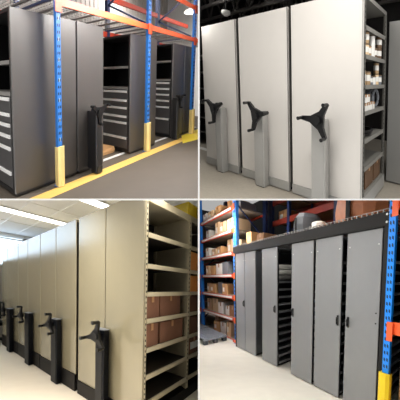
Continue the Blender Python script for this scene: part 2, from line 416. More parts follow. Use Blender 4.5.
def white_cabinet(a0, a1, label, D, pillar, phase, hub, H=2.262, open_side=False):
    t = thing('mobile_cabinet', R, ((a0 + a1) / 2, D / 2, 0), label, 'cabinet', 'white mobile cabinets with star handles')
    build('end_panel', R, MB().box(a0, a1, -0.002, 0.02, 0.128, H, ch=0.005), M['whitepanel'], t)
    build('edge_trim', R, MB().box(a0 + 0.001, a0 + 0.014, -0.005, -0.002, 0.13, H).box(a0, a1, 0.02, 0.03, H - 0.02, H), M['seam' if not open_side else 'whitegrey'], t)
    build('kick_plate', R, MB().box(a0, a1, -0.012, 0.02, 0.016, 0.126, ch=0.004), M['whitegrey'], t)
    build('plinth', R, MB().box(a0 + 0.03, a1 - 0.03, 0.022, D - 0.05, 0.002, 0.05), M['kick'], t)
    if not open_side:
        build('side_panel', R, MB().box(a0, a0 + 0.015, 0.03, D, 0.05, H - 0.02).box(a1 - 0.015, a1, 0.03, D, 0.05, H - 0.02), M['postgrey'], t)
        build('top_panel', R, MB().box(a0 + 0.015, a1 - 0.015, 0.03, D, H - 0.04, H - 0.02), M['whitegrey'], t)
    p0, p1 = pillar
    p = build('control_pillar', R, MB().box(p0, p1, -0.1, -0.013, 0.012, 0.985, ch=0.01).box(p0 + 0.012, p1 - 0.012, -0.104, -0.1, 0.06, 0.9), M['whitegrey'], t)
    build('pillar_foot', R, MB().box(p0 + 0.02, p1 - 0.02, -0.095, -0.013, 0.001, 0.012), M['kick'], p)
    star_handle(R, t, hub[0], -0.14, hub[1], phase, r=0.205, peg=0.075)
    return t
white_cabinet(1.955, 2.825, 'white mobile cabinet farthest along the row, below the ceiling detector', 0.73, (2.21, 2.37), 35, (2.29, 0.985))
white_cabinet(0.965, 1.888, 'white mobile cabinet in the middle, with one star handle on its pillar', 0.73, (1.315, 1.495), 48, (1.37, 0.965))
c3 = white_cabinet(0.0, 0.918, 'nearest white mobile cabinet, with stocked shelves open on its side', 0.73, (0.378, 0.56), 4, (0.43, 0.985), open_side=True)
build('back_panel', R, MB().box(0.44, 0.455, 0.03, 0.73, 0.2, 2.2).box(0.903, 0.918, 0.03, 0.73, 0.2, 2.2), M['darkwall'], c3)
build('top_panel', R, MB().box(0.002, 0.918, 0.03, 0.73, 2.2, 2.245), M['shelfgrey'], c3)
build('side_base', R, MB().box(-0.004, 0.018, 0.022, 0.74, 0.02, 0.18).box(0.03, 0.9, 0.05, 0.7, 0.052, 0.18), M['whitegrey'], c3)
for b0, b1 in ((0.022, 0.06), (0.665, 0.73)):
    mb = MB().box(0.0, 0.02, b0, b1, 0.19, 2.2).box(0.42, 0.44, b0, b1, 0.19, 2.2)
    c = 0.25
    while c < 2.15:
        mb.box(-0.002, 0.0, b0 + 0.012, b0 + 0.024, c, c + 0.02, 1); c += 0.05
    build('shelf_post', R, mb, [M['postgrey'], M['blackin']], c3)
WS = [1.935, 1.652, 1.348, 1.078, 0.785, 0.49, 0.215]
for c in WS:
    build('shelf', R, MB().box(0.006, 0.438, 0.062, 0.664, c - 0.012, c).box(-0.004, 0.006, 0.06, 0.666, c - 0.04, c + 0.004), M['shelfgrey'], c3)

def tin(a, b, c0, c1, r, m, label, group, lm='paper', nm='canister'):
    t = thing(nm, R, (a, b, c0), label, 'canister', group)
    build('canister_body', R, MB().tube([(a, b, c0 + 0.001), (a, b, c0 + 0.004), (a, b, c1 - 0.012)], [r * 0.94, r, r], 14), M[m], t)
    build('lid', R, MB().tube([(a, b, c1 - 0.012), (a, b, c1 - 0.002), (a, b, c1)], [r * 1.04, r * 1.04, r * 0.9], 14), M['lid'], t)
    build('paper_label', R, MB().tube([(a, b, c0 + (c1 - c0) * 0.3), (a, b, c0 + (c1 - c0) * 0.75)], r * 1.02, 14), M[lm], t)
G1 = 'canisters on the upper shelves of the white cabinet'
s = 1.652
up = 'on the second shelf of the white cabinet'
tin(0.05, 0.095, s, s + 0.13, 0.034, 'kraftl', 'cream canister at the front end ' + up, G1)
tin(0.05, 0.18, s, s + 0.125, 0.036, 'kraftl', 'cream canister under another ' + up, G1)
tin(0.05, 0.18, s + 0.126, s + 0.25, 0.036, 'tin', 'kraft canister stacked on the cream one ' + up, G1)
tin(0.05, 0.265, s, s + 0.12, 0.03, 'tin', 'short kraft canister beside the tall white one ' + up, G1)
tin(0.05, 0.355, s, s + 0.245, 0.036, 'paper', 'tall white canister ' + up, G1)
tin(0.05, 0.45, s, s + 0.12, 0.03, 'tind', 'short brown canister behind the tall white one ' + up, G1)
tin(0.05, 0.57, s, s + 0.13, 0.04, 'tind', 'brown canister under another at the back ' + up, G1)
tin(0.05, 0.57, s + 0.131, s + 0.26, 0.042, 'tind', 'brown canister stacked at the back ' + up, G1)
s = 1.348; up = 'on the third shelf of the white cabinet'
tin(0.05, 0.1, s, s + 0.15, 0.038, 'tin', 'kraft canister at the front end ' + up, G1)
tin(0.05, 0.23, s, s + 0.145, 0.038, 'tin', 'kraft canister second from the front ' + up, G1)
tin(0.05, 0.34, s, s + 0.1, 0.026, 'greybox', 'short grey canister ' + up, G1)
tin(0.05, 0.42, s, s + 0.1, 0.03, 'paper', 'short white canister ' + up, G1)
tin(0.05, 0.51, s, s + 0.13, 0.032, 'kraftl', 'cream canister under another ' + up, G1)
tin(0.05, 0.51, s + 0.131, s + 0.26, 0.032, 'tin', 'kraft canister stacked on the cream one ' + up, G1)
tin(0.05, 0.61, s, s + 0.12, 0.035, 'greybox', 'grey canister at the far end ' + up, G1)
s = 1.078; G2 = 'small white boxes in the white cabinet'
k = 0
for (b0, b1, c0, c1, w) in ((0.065, 0.125, 0, 0.08, 'at the front end of the lower row'), (0.13, 0.19, 0, 0.08, 'second in the lower row'), (0.25, 0.31, 0, 0.085, 'standing apart, beside the pile'), (0.33, 0.38, 0, 0.08, 'farthest in'),
                         (0.08, 0.155, 0.086, 0.17, 'on top of the pile, front one'), (0.159, 0.235, 0.088, 0.17, 'on top of the pile, back one'), (0.193, 0.245, 0, 0.08, 'third in the lower row')):
    carton(R, 0.012, 0.13, b0, b1, s + c0 + 0.001, s + c1, 'paper', 'small white box on the white cabinet shelf, ' + w, group=G2, name='small_box', face='a', lab=False)
# grey coiled bag at the back of the same shelf
t = thing('hose_coil', R, (0.1, 0.52, s), 'grey coiled hose behind the small white boxes on the shelf', 'hose')
for k in range(4):
    build('coil', R, MB().tube([(0.06 + 0.05 * k, 0.52 + 0.095 * math.cos(i * math.pi / 10), s + 0.115 + 0.095 * math.sin(i * math.pi / 10)) for i in range(21)], 0.018, 8), M['greybox'], t)
s = 0.785
t = thing('cable_coil', R, (0.12, 0.26, s), 'black coiled cable lying alone on a white cabinet shelf', 'cable')
for k in range(2):
    build('coil', R, MB().tube([(0.13 + (0.10 + 0.02 * k) * math.cos(i * math.pi / 12), 0.27 + (0.15 - 0.02 * k) * math.sin(i * math.pi / 12), s + 0.026 + 0.034 * k) for i in range(25)], 0.016, 8), M['handle'], t)
build('plug', R, MB().box(0.02, 0.06, 0.09, 0.13, s + 0.006, s + 0.04), M['handle'], t)
s = 0.215
carton(R, 0.02, 0.3, 0.15, 0.38, s + 0.001, s + 0.25, 'cartond', 'brown carton on the lowest shelf of the white cabinet, the nearer one', group='brown cartons on the lowest shelf', face='a', lab=False)
carton(R, 0.02, 0.3, 0.41, 0.63, s + 0.001, s + 0.26, 'cartond', 'brown carton on the lowest shelf of the white cabinet, the farther one', group='brown cartons on the lowest shelf', face='a', lab=False)
tin(0.05, 0.1, s, s + 0.11, 0.03, 'kraftl', 'cream canister alone on the lowest shelf of the white cabinet', None)

t = thing('mobile_cabinet', R, (-0.5, 1.3, 0), 'pale grey cabinet standing beyond the open shelves of the white one', 'cabinet')
build('end_panel', R, MB().box(-1.1, 0.02, 0.9, 0.92, 0.02, 2.17, ch=0.005), M['whitegrey'], t)
build('carcass', R, MB().box(-1.08, 0.01, 0.92, 1.7, 0.03, 2.15), M['whitegrey'], t)
build('plinth', R, MB().box(-1.05, -0.02, 0.93, 1.68, 0.002, 0.03), M['kick'], t)
# dark shelf far down the aisle, left of the row
t = thing('open_shelving', R, (4.2, 0.8, 0), 'dark open shelving with pale shelf edges past the far white cabinet', 'shelving')
for a in (3.55, 5.0):
    build('shelf_post', R, MB().box(a, a + 0.04, 0.6, 0.64, 0.002, 2.1).box(a, a + 0.04, 1.06, 1.1, 0.002, 2.1), M['blackdark'], t)
build('back_panel', R, MB().box(3.55, 5.04, 1.11, 1.12, 0.01, 2.1), M['blackin'], t)
for c in (0.28, 0.6, 0.92, 1.24, 1.6, 1.95):
    build('shelf', R, MB().box(3.595, 4.995, 0.62, 1.1, c - 0.02, c).box(3.595, 4.995, 0.605, 0.618, c - 0.025, c + 0.006, 1), [M['blackdark'], M['shelfgrey']], t)
carton(R, 3.75, 4.05, 0.68, 0.95, 1.241, 1.42, 'greybox', 'grey bin on the dark open shelving past the white cabinets', group=None, name='storage_bin', cat='bin', lab=False, tape=False)

# ================================================================== room with the beige cabinets
R = SABLE
struct('floor', R, B(-1.0, 4.6, -2.2, 2.4, -0.06, 0.0), M['creamfloor'])
struct('wall_window', R, MB().box(4.45, 4.5, -2.2, -1.9, 0, 2.78).box(4.45, 4.5, 0.8, 2.4, 0, 2.78).box(4.45, 4.5, -1.9, 0.8, 0, 1.92).box(4.45, 4.5, -1.9, 0.8, 2.72, 2.78), M['lwall'])
t = build('window', R, MB().box(4.475, 4.48, -1.88, 0.78, 1.94, 2.70), M['daylight']); t['kind'] = 'structure'
build('window_frame', R, MB().box(4.44, 4.5, -1.9, -1.86, 1.92, 2.72).box(4.44, 4.5, 0.76, 0.8, 1.92, 2.72).box(4.44, 4.5, -1.86, 0.76, 2.68, 2.72).box(4.44, 4.5, -1.86, 0.76, 1.92, 1.96).box(4.45, 4.49, -0.62, -0.58, 1.96, 2.68), M['tbar'], t)
struct('wall_back', R, B(-1.0, 4.45, 2.3, 2.36, 0, 2.78), M['ceiltile'])
CH = 2.78
struct('ceiling', R, B(-1.0, 4.5, -2.2, 2.36, CH, CH + 0.05), M['ceiltile'])
mb = MB()
for b in (-1.85, -1.25, -0.65, -0.05, 0.55, 1.15, 1.75): mb.box(-1.0, 4.38, b - 0.018, b + 0.018, CH - 0.012, CH - 0.001)
for a in (0.35, 1.55, 2.2, 3.4): mb.box(a - 0.012, a + 0.012, -2.2, 2.3, CH - 0.011, CH - 0.0015)
struct('trim_ceiling', R, mb, M['tbar'])
struct('trim_wall', R, MB().box(4.38, 4.448, -2.2, 2.3, 2.7, 2.77).box(4.42, 4.448, -2.2, 2.3, 2.62, 2.66), M['tbar'])
for a, lb in ((2.72, 'long fluorescent ceiling light over the far beige cabinets'), (1.45, 'long fluorescent ceiling light over the nearer beige cabinets')):
    t = thing('fluorescent_light', R, (a, 0, CH - 0.03), lb, 'light', 'strip lights in the pale ceiling')
    build('housing', R, MB().box(a - 0.085, a + 0.085, -2.0, 2.0, CH - 0.03, CH - 0.014), M['tbar'], t)
    build('diffuser', R, MB().box(a - 0.07, a + 0.07, -1.98, 1.98, CH - 0.042, CH - 0.03), M['tube'], t)

def beige_cabinet(a0, a1, seam, label, pillar, hub, phase, D=1.75, H=2.205, kick=0.19, open_side=False):
    t = thing('mobile_cabinet', R, ((a0 + a1) / 2, D / 2, 0), label, 'cabinet', 'beige mobile cabinets in a row')
    for e0, e1 in ((a0, seam - 0.004), (seam + 0.004, a1)):
        build('end_panel', R, MB().box(e0, e1, -0.002, 0.02, kick + 0.003, H, ch=0.006), M['beige'], t)
    build('kick_plate', R, MB().box(a0 + 0.002, a1 - 0.002, -0.016, 0.02, 0.004, kick, ch=0.004), M['kick'], t)
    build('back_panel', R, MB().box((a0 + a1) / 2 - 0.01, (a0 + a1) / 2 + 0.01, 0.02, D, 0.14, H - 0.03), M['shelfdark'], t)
    build('top_panel', R, MB().box(a0 + 0.002, a1 - 0.002, 0.021, D, H - 0.03, H - 0.004), M['beigeshelf'], t)
    build('plinth', R, MB().box(a0 + 0.012, a1 - 0.012, 0.021, D, 0.004, 0.13), M['kick'], t)
    if not open_side:
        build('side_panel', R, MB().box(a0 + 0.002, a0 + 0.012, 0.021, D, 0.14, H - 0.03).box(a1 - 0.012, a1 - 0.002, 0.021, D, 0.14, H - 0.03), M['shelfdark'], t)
    p0, p1 = pillar
    p = build('control_pillar', R, MB().box(p0, p1, -0.1, -0.017, 0.006, 0.9, ch=0.008).box(p0 + 0.02, p1 - 0.02, -0.104, -0.1, 0.02, 0.87), M['pillar'], t)
    build('pillar_cap', R, MB().box(p0 - 0.003, p1 + 0.003, -0.102, -0.017, 0.9, 0.908), M['greybox'], p)
    star_handle(R, t, hub[0], -0.14, hub[1], phase, r=0.155, peg=0.085)
    return t
beige_cabinet(2.87, 3.82, 3.448, 'beige mobile cabinet at the far end, by the window wall', (3.09, 3.28), (3.3, 0.875), 105, kick=0.24)
beige_cabinet(1.953, 2.862, 2.42, 'third beige mobile cabinet from the open shelves, lit blue by the window', (2.18, 2.36), (2.39, 0.86), 105, kick=0.235)
beige_cabinet(0.998, 1.945, 1.474, 'second beige mobile cabinet from the open shelves, before the dark gap', (1.3, 1.46), (1.41, 0.835), 105, kick=0.22)
c1 = beige_cabinet(0.0, 0.948, 0.484, 'nearest beige mobile cabinet with open shelves of cartons on its side', (0.4, 0.53), (0.465, 0.845), 105, kick=0.17, open_side=True)
BS = [1.845, 1.56, 1.302, 1.053, 0.78, 0.525, 0.272]
for b0, b1 in ((0.021, 0.05), (0.9, 0.955), (1.72, 1.75)):
    mb = MB().box(0.0, 0.03, b0, b1, 0.14, 2.17).box(0.43, 0.46, b0, b1, 0.14, 2.17)
    mb.box(0.03, 0.43, (b0 + b1) / 2 - 0.004, (b0 + b1) / 2 + 0.004, 0.14, 2.17)
    c = 0.2
    while c < 2.14:
        mb.box(-0.002, 0.0, (b0 + b1) / 2 - 0.006, (b0 + b1) / 2 + 0.006, c, c + 0.02, 1); c += 0.05
    build('shelf_post', R, mb, [M['beigeshelf'], M['blackin']], c1)
for (b0, b1) in ((0.051, 0.899), (0.956, 1.719)):
    build('header', R, MB().box(-0.002, 0.016, b0, b1, 2.13, 2.172), M['beigeshelf'], c1)
    for c in BS:
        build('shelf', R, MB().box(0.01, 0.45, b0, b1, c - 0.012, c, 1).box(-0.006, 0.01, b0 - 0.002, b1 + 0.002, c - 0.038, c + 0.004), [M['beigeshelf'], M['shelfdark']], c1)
GB = 'brown cartons on the beige shelves'
carton(R, 0.02, 0.4, 0.062, 0.3, 1.054, 1.27, 'boxred', 'narrow red-brown carton on the upper stocked shelf of the beige cabinet', group=GB, face='a', lab=False)
carton(R, 0.02, 0.4, 0.315, 0.75, 1.054, 1.275, 'boxred', 'wide red-brown carton on the upper stocked shelf of the beige cabinet', group=GB, face='a', lab=False)
carton(R, 0.02, 0.4, 0.062, 0.29, 0.781, 1.0, 'boxred', 'narrow red-brown carton on the lower stocked shelf of the beige cabinet', group=GB, face='a', lab=False)
carton(R, 0.02, 0.4, 0.325, 0.83, 0.781, 0.995, 'boxred', 'wide red-brown carton on the lower stocked shelf of the beige cabinet', group=GB, face='a', lab=False)
carton(R, 0.02, 0.4, 0.97, 1.6, 1.561, 1.79, 'boxorange', 'orange carton on the second shelf of the far bay of beige shelves', group=GB, face='a', lab=False)
carton(R, 0.02, 0.4, 0.98, 1.62, 1.303, 1.5, 'boxorange', 'orange carton on the third shelf of the far bay of beige shelves', group=GB, face='a', lab=False)
carton(R, 0.02, 0.4, 0.97, 1.6, 1.054, 1.25, 'boxred', 'red-brown carton on the fourth shelf of the far bay of beige shelves', group=GB, face='a', lab=False)
carton(R, 0.02, 0.4, 0.97, 1.6, 0.781, 0.99, 'boxred', 'red-brown carton on the fifth shelf of the far bay of beige shelves', group=GB, face='a', lab=False)
carton(R, 0.02, 0.4, 0.97, 1.35, 0.526, 0.72, 'boxred', 'red-brown carton with a white label in the far bay of beige shelves', group=GB, face='a', lab=True)
carton(R, 0.02, 0.3, 0.9, 1.5, 2.203, 2.36, 'yellowsign', 'yellow carton lying on top of the beige shelves', face='a', lab=False)
t = thing('office_chair', R, (4.15, 0.05, 0), 'dark office chair by the window wall beyond the beige cabinets', 'chair')
build('seat', R, MB().box(3.95, 4.3, -0.25, 0.15, 0.42, 0.5, ch=0.06), M['pillar'], t)
build('backrest', R, MB().box(4.28, 4.34, -0.22, 0.12, 0.55, 0.98, ch=0.02), M['pillar'], t)
build('back_stem', R, MB().box(4.3, 4.33, -0.08, -0.02, 0.44, 0.55), M['kick'], t)
build('column', R, MB().tube([(4.12, -0.05, 0.1), (4.12, -0.05, 0.42)], 0.03, 8), M['kick'], t)
for k in range(5):
    x = 2 * math.pi * k / 5
    build('leg', R, MB().beam((4.12, -0.05, 0.1), (4.12 + 0.25 * math.cos(x), -0.05 + 0.25 * math.sin(x), 0.05), 0.04, 0.03).box(4.12 + 0.25 * math.cos(x) - 0.02, 4.12 + 0.25 * math.cos(x) + 0.02, -0.05 + 0.25 * math.sin(x) - 0.02, -0.05 + 0.25 * math.sin(x) + 0.02, 0.001, 0.05), M['kick'], t)

# ================================================================== room with the grey cabinets
R = GRIS
struct('floor', R, B(-1.2, 9.0, -2.4, 3.0, -0.06, 0.0), M['lightfloor'])
struct('wall_back', R, B(-1.2, 9.0, 3.0, 3.06, 0, 5.0), M['darkwall'])
struct('wall_end', R, B(8.9, 8.96, -1.5, 3.0, 0, 5.0), M['darkwall'])

def grey_cabinet(a0, a1, label, seam=None, open_side=True, handles=(), D=0.88, H=2.195):
    t = thing('mobile_cabinet', R, ((a0 + a1) / 2, D / 2, 0), label, 'cabinet', 'grey mobile cabinets under the black beam')
    edges = [a0, a1] if seam is None else [a0, seam, a1]
    for i in range(len(edges) - 1):
        e0 = edges[i] + (0.004 if i else 0); e1 = edges[i + 1] - (0.004 if i + 1 < len(edges) - 1 else 0)
        p = build('end_panel', R, MB().box(e0, e1, -0.002, 0.022, 0.016, H, ch=0.005), M['greypanel'], t)
        for c in (H - 0.17,) + ((1.12, 1.24) if a0 < 0.1 else ()):
            for a in (e0 + 0.035, e1 - 0.035):
                if c < 2 and a > (e0 + e1) / 2: continue
                build('bolt', R, MB().plate([(a + 0.009 * math.cos(k * math.pi / 4), c + 0.009 * math.sin(k * math.pi / 4)) for k in range(8)], -0.006, -0.002), M['bolt' if c > 2 else 'blackframe'], p)
    build('plinth', R, MB().box(a0 + 0.02, a1 - 0.02, 0.023, D - 0.02, 0.003, 0.05), M['blackframe'], t)
    build('top_panel', R, MB().box(a0 + 0.002, a1 - 0.002, 0.023, D, H - 0.03, H - 0.006), M['greyside'], t)
    build('side_panel', R, MB().box(a1 - 0.014, a1 - 0.002, 0.023, D, 0.052, H - 0.03), M['greyside'], t)
    build('back_panel', R, MB().box(a0 + 0.016, a1 - 0.016, D - 0.014, D - 0.002, 0.052, H - 0.03), M['blackin'], t)
    if open_side:
        for b in (0.024, D - 0.05):
            build('shelf_post', R, MB().box(a0 + 0.004, a0 + 0.03, b, b + 0.026, 0.052, H - 0.03), M['blackframe'], t)
        c = 0.075
        n = 14 if open_side is True else open_side
        for k in range(n):
            build('shelf', R, MB().box(a0 + 0.012, a1 - 0.016, 0.052, D - 0.052, c - 0.01, c).box(a0 + 0.002, a0 + 0.011, 0.052, D - 0.052, c - 0.028, c + 0.008), [M['greypanel']], t)
            c += 0.137
        build('inner_panel', R, MB().box(a0 + 0.3 * (a1 - a0), a0 + 0.33 * (a1 - a0), 0.03, D - 0.052, 0.085 + 0.0, H - 0.4), M['blackin'], t)
    else:
        build('side_panel', R, MB().box(a0 + 0.002, a0 + 0.014, 0.023, D, 0.052, H - 0.03), M['greyside'], t)
    for a in handles:
        c = 1.08
        h = build('pull_handle', R, MB().box(a - 0.012, a + 0.012, -0.008, -0.002, c - 0.07, c + 0.07).tube([(a, -0.008, c + 0.05), (a, -0.03, c + 0.042), (a, -0.034, c), (a, -0.03, c - 0.042), (a, -0.008, c - 0.05)], 0.009, 8), M['handle'], t)
    return t
grey_cabinet(2.39, 3.16, 'double-width grey mobile cabinet at the far end, beside the loaded rack', seam=2.785, open_side=False, handles=(2.815,))
c2 = grey_cabinet(1.735, 2.172, 'grey mobile cabinet with its dark narrow shelves exposed by the wide gap', handles=(1.79,), open_side=12)
grey_cabinet(0.95, 1.385, 'third grey mobile cabinet from the bright blue post', handles=(1.345,))
grey_cabinet(0.497, 0.91, 'second grey mobile cabinet from the bright blue post', handles=(0.535,))
grey_cabinet(0.02, 0.428, 'nearest grey mobile cabinet, beside the bright blue post', handles=(0.39,))
t = thing('wrapped_bundle', R, (1.8, 0.35, 1.59), 'pale grey wrapped bundle on the top shelf of the open grey cabinet', 'bundle')
for k, (c, r) in enumerate(((1.65, 0.052), (1.755, 0.05), (1.852, 0.045))):
    build('roll', R, MB().tube([(1.803, 0.075, c), (1.803, 0.1, c), (1.803, 0.4, c + 0.004), (1.803, 0.7, c), (1.803, 0.73, c)], [r * 0.6, r * 0.97, r, r * 0.97, r * 0.6], 14), M['paper' if k else 'wire'], t)

fr = thing('canopy_frame', R, (1.5, 0.1, 0), 'black steel frame with long beam over the grey cabinets', 'frame')
build('header_beam', R, MB().box(-0.085, 3.2, -0.045, -0.005, 2.205, 2.35).box(-0.085, 3.2, -0.005, 0.05, 2.2, 2.215).box(-0.085, 3.2, -0.005, 0.05, 2.34, 2.35), M['blackframe'], fr)
build('frame_post', R, MB().box(-0.06, -0.005, -0.04, 0.05, 0.002, 2.2, ch=0.006), M['blackframe'], fr)
build('frame_post', R, MB().box(3.165, 3.2, -0.005, 0.05, 0.002, 2.2), M['blackframe'], fr)
for a in (-0.06, -0.03):
    for c in (2.24, 2.32):
        build('bolt', R, MB().plate([(a + 0.01 * math.cos(k * math.pi / 4), c + 0.012 * math.sin(k * math.pi / 4)) for k in range(8)], -0.052, -0.045), M['bolt'], fr)
mb = MB()
for k in range(56):
    a = -0.05 + k * 0.058
    mb.box(a - 0.004, a + 0.004, -0.04, 1.16, 2.361, 2.368).box(a - 0.006, a + 0.006, -0.05, -0.0455, 2.345, 2.372)
mb.box(-0.06, 3.19, -0.05, -0.044, 2.3725, 2.378)
for b in (0.02, 0.3, 0.6, 0.9, 1.1): mb.box(-0.05, 3.15, b - 0.005, b + 0.005, 2.3525, 2.3605)
build('wire_deck', R, mb, M['wire'], fr)

# bright blue post with its yellow guard and orange beam at the near end
rk = thing('pallet_rack', R, (-0.2, 0.4, 0), 'bright blue rack post with yellow guard and orange beams beside the grey cabinets', 'rack')
p = rack_post(R, rk, -0.138, -0.076, -0.12, -0.06, 0, 2.62, 'bluebright', pitch=0.075, guard=0.63)
rack_guard(R, p, -0.136, -0.07, -0.125, -0.065, 0.635, 'guardy')
for c in (0.99, 2.26):
    be = rack_beam(R, rk, -1.0, -0.14, -0.118, -0.07, c + 0.07, c + 0.2, 'orange')
    build('connector', R, MB().box(-0.16, -0.105, -0.136, -0.1225, c, c + 0.2), M['orange'], be)
rack_post(R, rk, -0.155, -0.09, 0.95, 1.01, 0, 2.62, 'bluedark', slots=False)
# things beside it
t = thing('tire', R, (-0.55, 0.3, 0), 'black round tyre leaning in the dark beside the bright blue post', 'tyre')
build('tread', R, MB().tube([(-0.5 + 0.22 * math.cos(i * math.pi / 12), 0.35, 0.62 + 0.24 * math.sin(i * math.pi / 12)) for i in range(25)], 0.085, 10), M['handle'], t)
build('stand', R, MB().box(-0.72, -0.28, 0.25, 0.45, 0.002, 0.29), M['blackframe'], t)
carton(R, -0.62, -0.21, 0.0, 0.22, 0.001, 0.62, 'kraft', 'brown carton on the floor beside the yellow post guard', lab=False)
struct('wall_side', R, B(-1.2, -1.14, -0.2, 3.0, 0, 5.0), M['darkwall'])

# loaded rack along the far end
LV = [0.06, 0.63, 1.195, 1.745, 2.3, 2.85, 3.39]
rk = thing('pallet_rack', R, (4.5, 0.6, 0), 'tall blue rack with orange beams full of cartons beyond the grey cabinets', 'rack')
for (p0, p1) in ((3.29, 3.43), (5.5, 5.66), (7.7, 7.86)):
    rack_post(R, rk, p0, p1, 0.1, 0.18, 0, 4.3, 'bluepost', slots=(p0 < 4), pitch=0.1)
    rack_post(R, rk, p0, p1, 1.02, 1.1, 0, 4.3, 'bluedark', slots=False)
    am = (p0 + p1) / 2
    for c0, c1 in ((0.3, 1.1), (1.9, 1.1), (1.9, 2.7), (3.4, 2.7)):
        build('brace', R, MB().beam((am, 0.18, c0), (am, 1.02, c1), 0.03, 0.03), M['bluedark'], rk)
for c in LV:
    for (a0, a1) in ((3.431, 5.499), (5.661, 7.699)):
        be = rack_beam(R, rk, a0, a1, 0.11, 0.16, c - 0.085, c, 'redorange')
        if be is None: continue
        build('connector', R, MB().box(a0 - 0.09, a0, 0.088, 0.0975, c - 0.12, c + 0.03), M['orange'], be)
        build('label_strip', R, MB().box(a0 + 0.12, a1 - 0.1, 0.106, 0.1095, c - 0.066, c - 0.014), M['paper'], be)
        rack_beam(R, rk, a0, a1, 1.03, 1.08, c - 0.085, c, 'redorange')
        build('deck', R, MB().box(a0, a1, 0.162, 1.028, c - 0.03, c), M['deckwood'], rk)
names = ['lowest', 'second', 'third', 'fourth', 'fifth', 'sixth', 'topmost']
ordn = ['nearest', 'second from', 'third from', 'fourth from', 'fifth from', 'sixth from', 'seventh from']
rr = random.Random(3)
look = {'kraft': 'brown', 'kraftl': 'pale', 'kraftd': 'dark brown', 'paper': 'white', 'greybox': 'grey'}
for li, c in enumerate(LV):
    a = 3.5; k = 0
    while a < 5.42 and k < 6:
        w = rr.uniform(0.22, 0.38)
        if a + w > 5.44: break
        h = rr.uniform(0.2, 0.42); m = rr.choice(['kraft', 'kraft', 'kraftl', 'kraftl', 'kraftl', 'kraft', 'paper', 'kraftd', 'greybox'])
        b0 = 0.17 + rr.choice([0, 0.02, 0.05, 0.2])
        if (li, k) != (5, 99):
            nm = 'bin' if m == 'greybox' else 'carton'
            carton(R, a, a + w, b0, b0 + 0.5, c + 0.001, c + h, m, '%s %s on the %s rack level, %s its near blue post' % (look[m], nm, names[li], ordn[k] if k else 'nearest to'),
                   cat='box' if nm == 'carton' else 'bin', name='cardboard_carton' if nm == 'carton' else 'plastic_bin', group='cartons on the loaded rack', lab=(m != 'greybox' and rr.random() < .7), tape=m != 'greybox')
        a += w + rr.uniform(0.02, 0.1); k += 1

# rack behind and above the cabinets
rk = thing('pallet_rack', R, (1.5, 1.8, 0), 'dim rack with red-orange beams in the dark behind the grey cabinets', 'rack')
for (p0, p1) in ((-0.6, -0.48), (1.3, 1.42), (2.66, 2.74), (3.3, 3.44)):
    rack_post(R, rk, p0, p1, 1.25, 1.33, 0, 4.3, 'bluedark', slots=False)
    rack_post(R, rk, p0, p1, 2.2, 2.28, 0, 4.3, 'bluedark', slots=False)
for c in (2.5, 3.05, 3.6):
    for (a0, a1) in ((-0.479, 1.299), (1.421, 2.659), (2.741, 3.299)):
        rack_beam(R, rk, a0, a1, 1.26, 1.31, c, c + 0.14, 'darkred'); rack_beam(R, rk, a0, a1, 2.21, 2.26, c, c + 0.14, 'darkred')
        build('deck', R, MB().box(a0, a1, 1.312, 2.205, c + 0.1, c + 0.135), M['kraftd'], rk)
for (a, b, c) in ((2.7, 1.3, 2.5), (3.37, 1.3, 2.5)):
    build('brace', R, MB().beam((a, 1.34, c), (a, 2.2, c + 0.8), 0.03, 0.03), M['bluedark'], rk)
gd = 'wrapped goods on the wire deck above the grey cabinets'
def bale(a, b, c, w, d, h, m, label, cat='bale'):
    ring = []
    for i in range(12):
        x = i * math.pi / 6; q = 1 + 0.12 * math.cos(3 * x + a * 7)
        ring.append((a + w * q * math.cos(x), b + d * q * math.sin(x)))
    t = thing('wrapped_bale', R, (a, b, c), label, cat, gd)
    mb = MB(); lv = [(0, 0.94), (0.2, 1.0), (0.5, 1.02), (0.8, 0.95), (1, 0.7)]
    vs = []; fs = []
    for f, s_ in lv: vs += [(a + (x - a) * s_, b + (y - b) * s_, c + 0.002 + h * f) for x, y in ring]
    for j in range(len(lv) - 1):
        for i in range(12): fs.append((j * 12 + i, j * 12 + (i + 1) % 12, (j + 1) * 12 + (i + 1) % 12, (j + 1) * 12 + i))
    fs += [tuple(range(12))[::-1], tuple(range(48, 60))]
    build('bale_body', R, mb.add(vs, fs), M[m], t)
    build('strap', R, MB().box(a - w * 0.08, a + w * 0.08, b - d * 1.16, b - d * 1.1, c + 0.05, c + h * 0.75), M['blackframe'], t)
bale(0.55, 0.5, 2.383, 0.36, 0.26, 0.5, 'wrap', 'brown wrapped bale on the wire deck over the nearest grey cabinet')
bale(1.14, 0.42, 2.383, 0.12, 0.22, 0.17, 'paper', 'small pale bundle on the wire deck above the black beam')
bale(1.55, 0.6, 2.383, 0.2, 0.3, 0.42, 'greybox', 'grey wrapped bale on the wire deck over the gap between cabinets')
carton(R, 2.5, 2.75, 0.3, 0.7, 2.383, 2.62, 'kraftd', 'dark brown carton on the wire deck near the far grey cabinet', lab=False)
carton(R, 2.95, 3.15, 0.3, 0.6, 2.383, 2.72, 'kraft', 'brown carton on the wire deck over the double-width grey cabinet', lab=False)
carton(R, 2.85, 3.2, 1.4, 1.8, 3.186, 3.45, 'kraft', 'brown carton on the dim rack behind, near the loaded rack', lab=True)

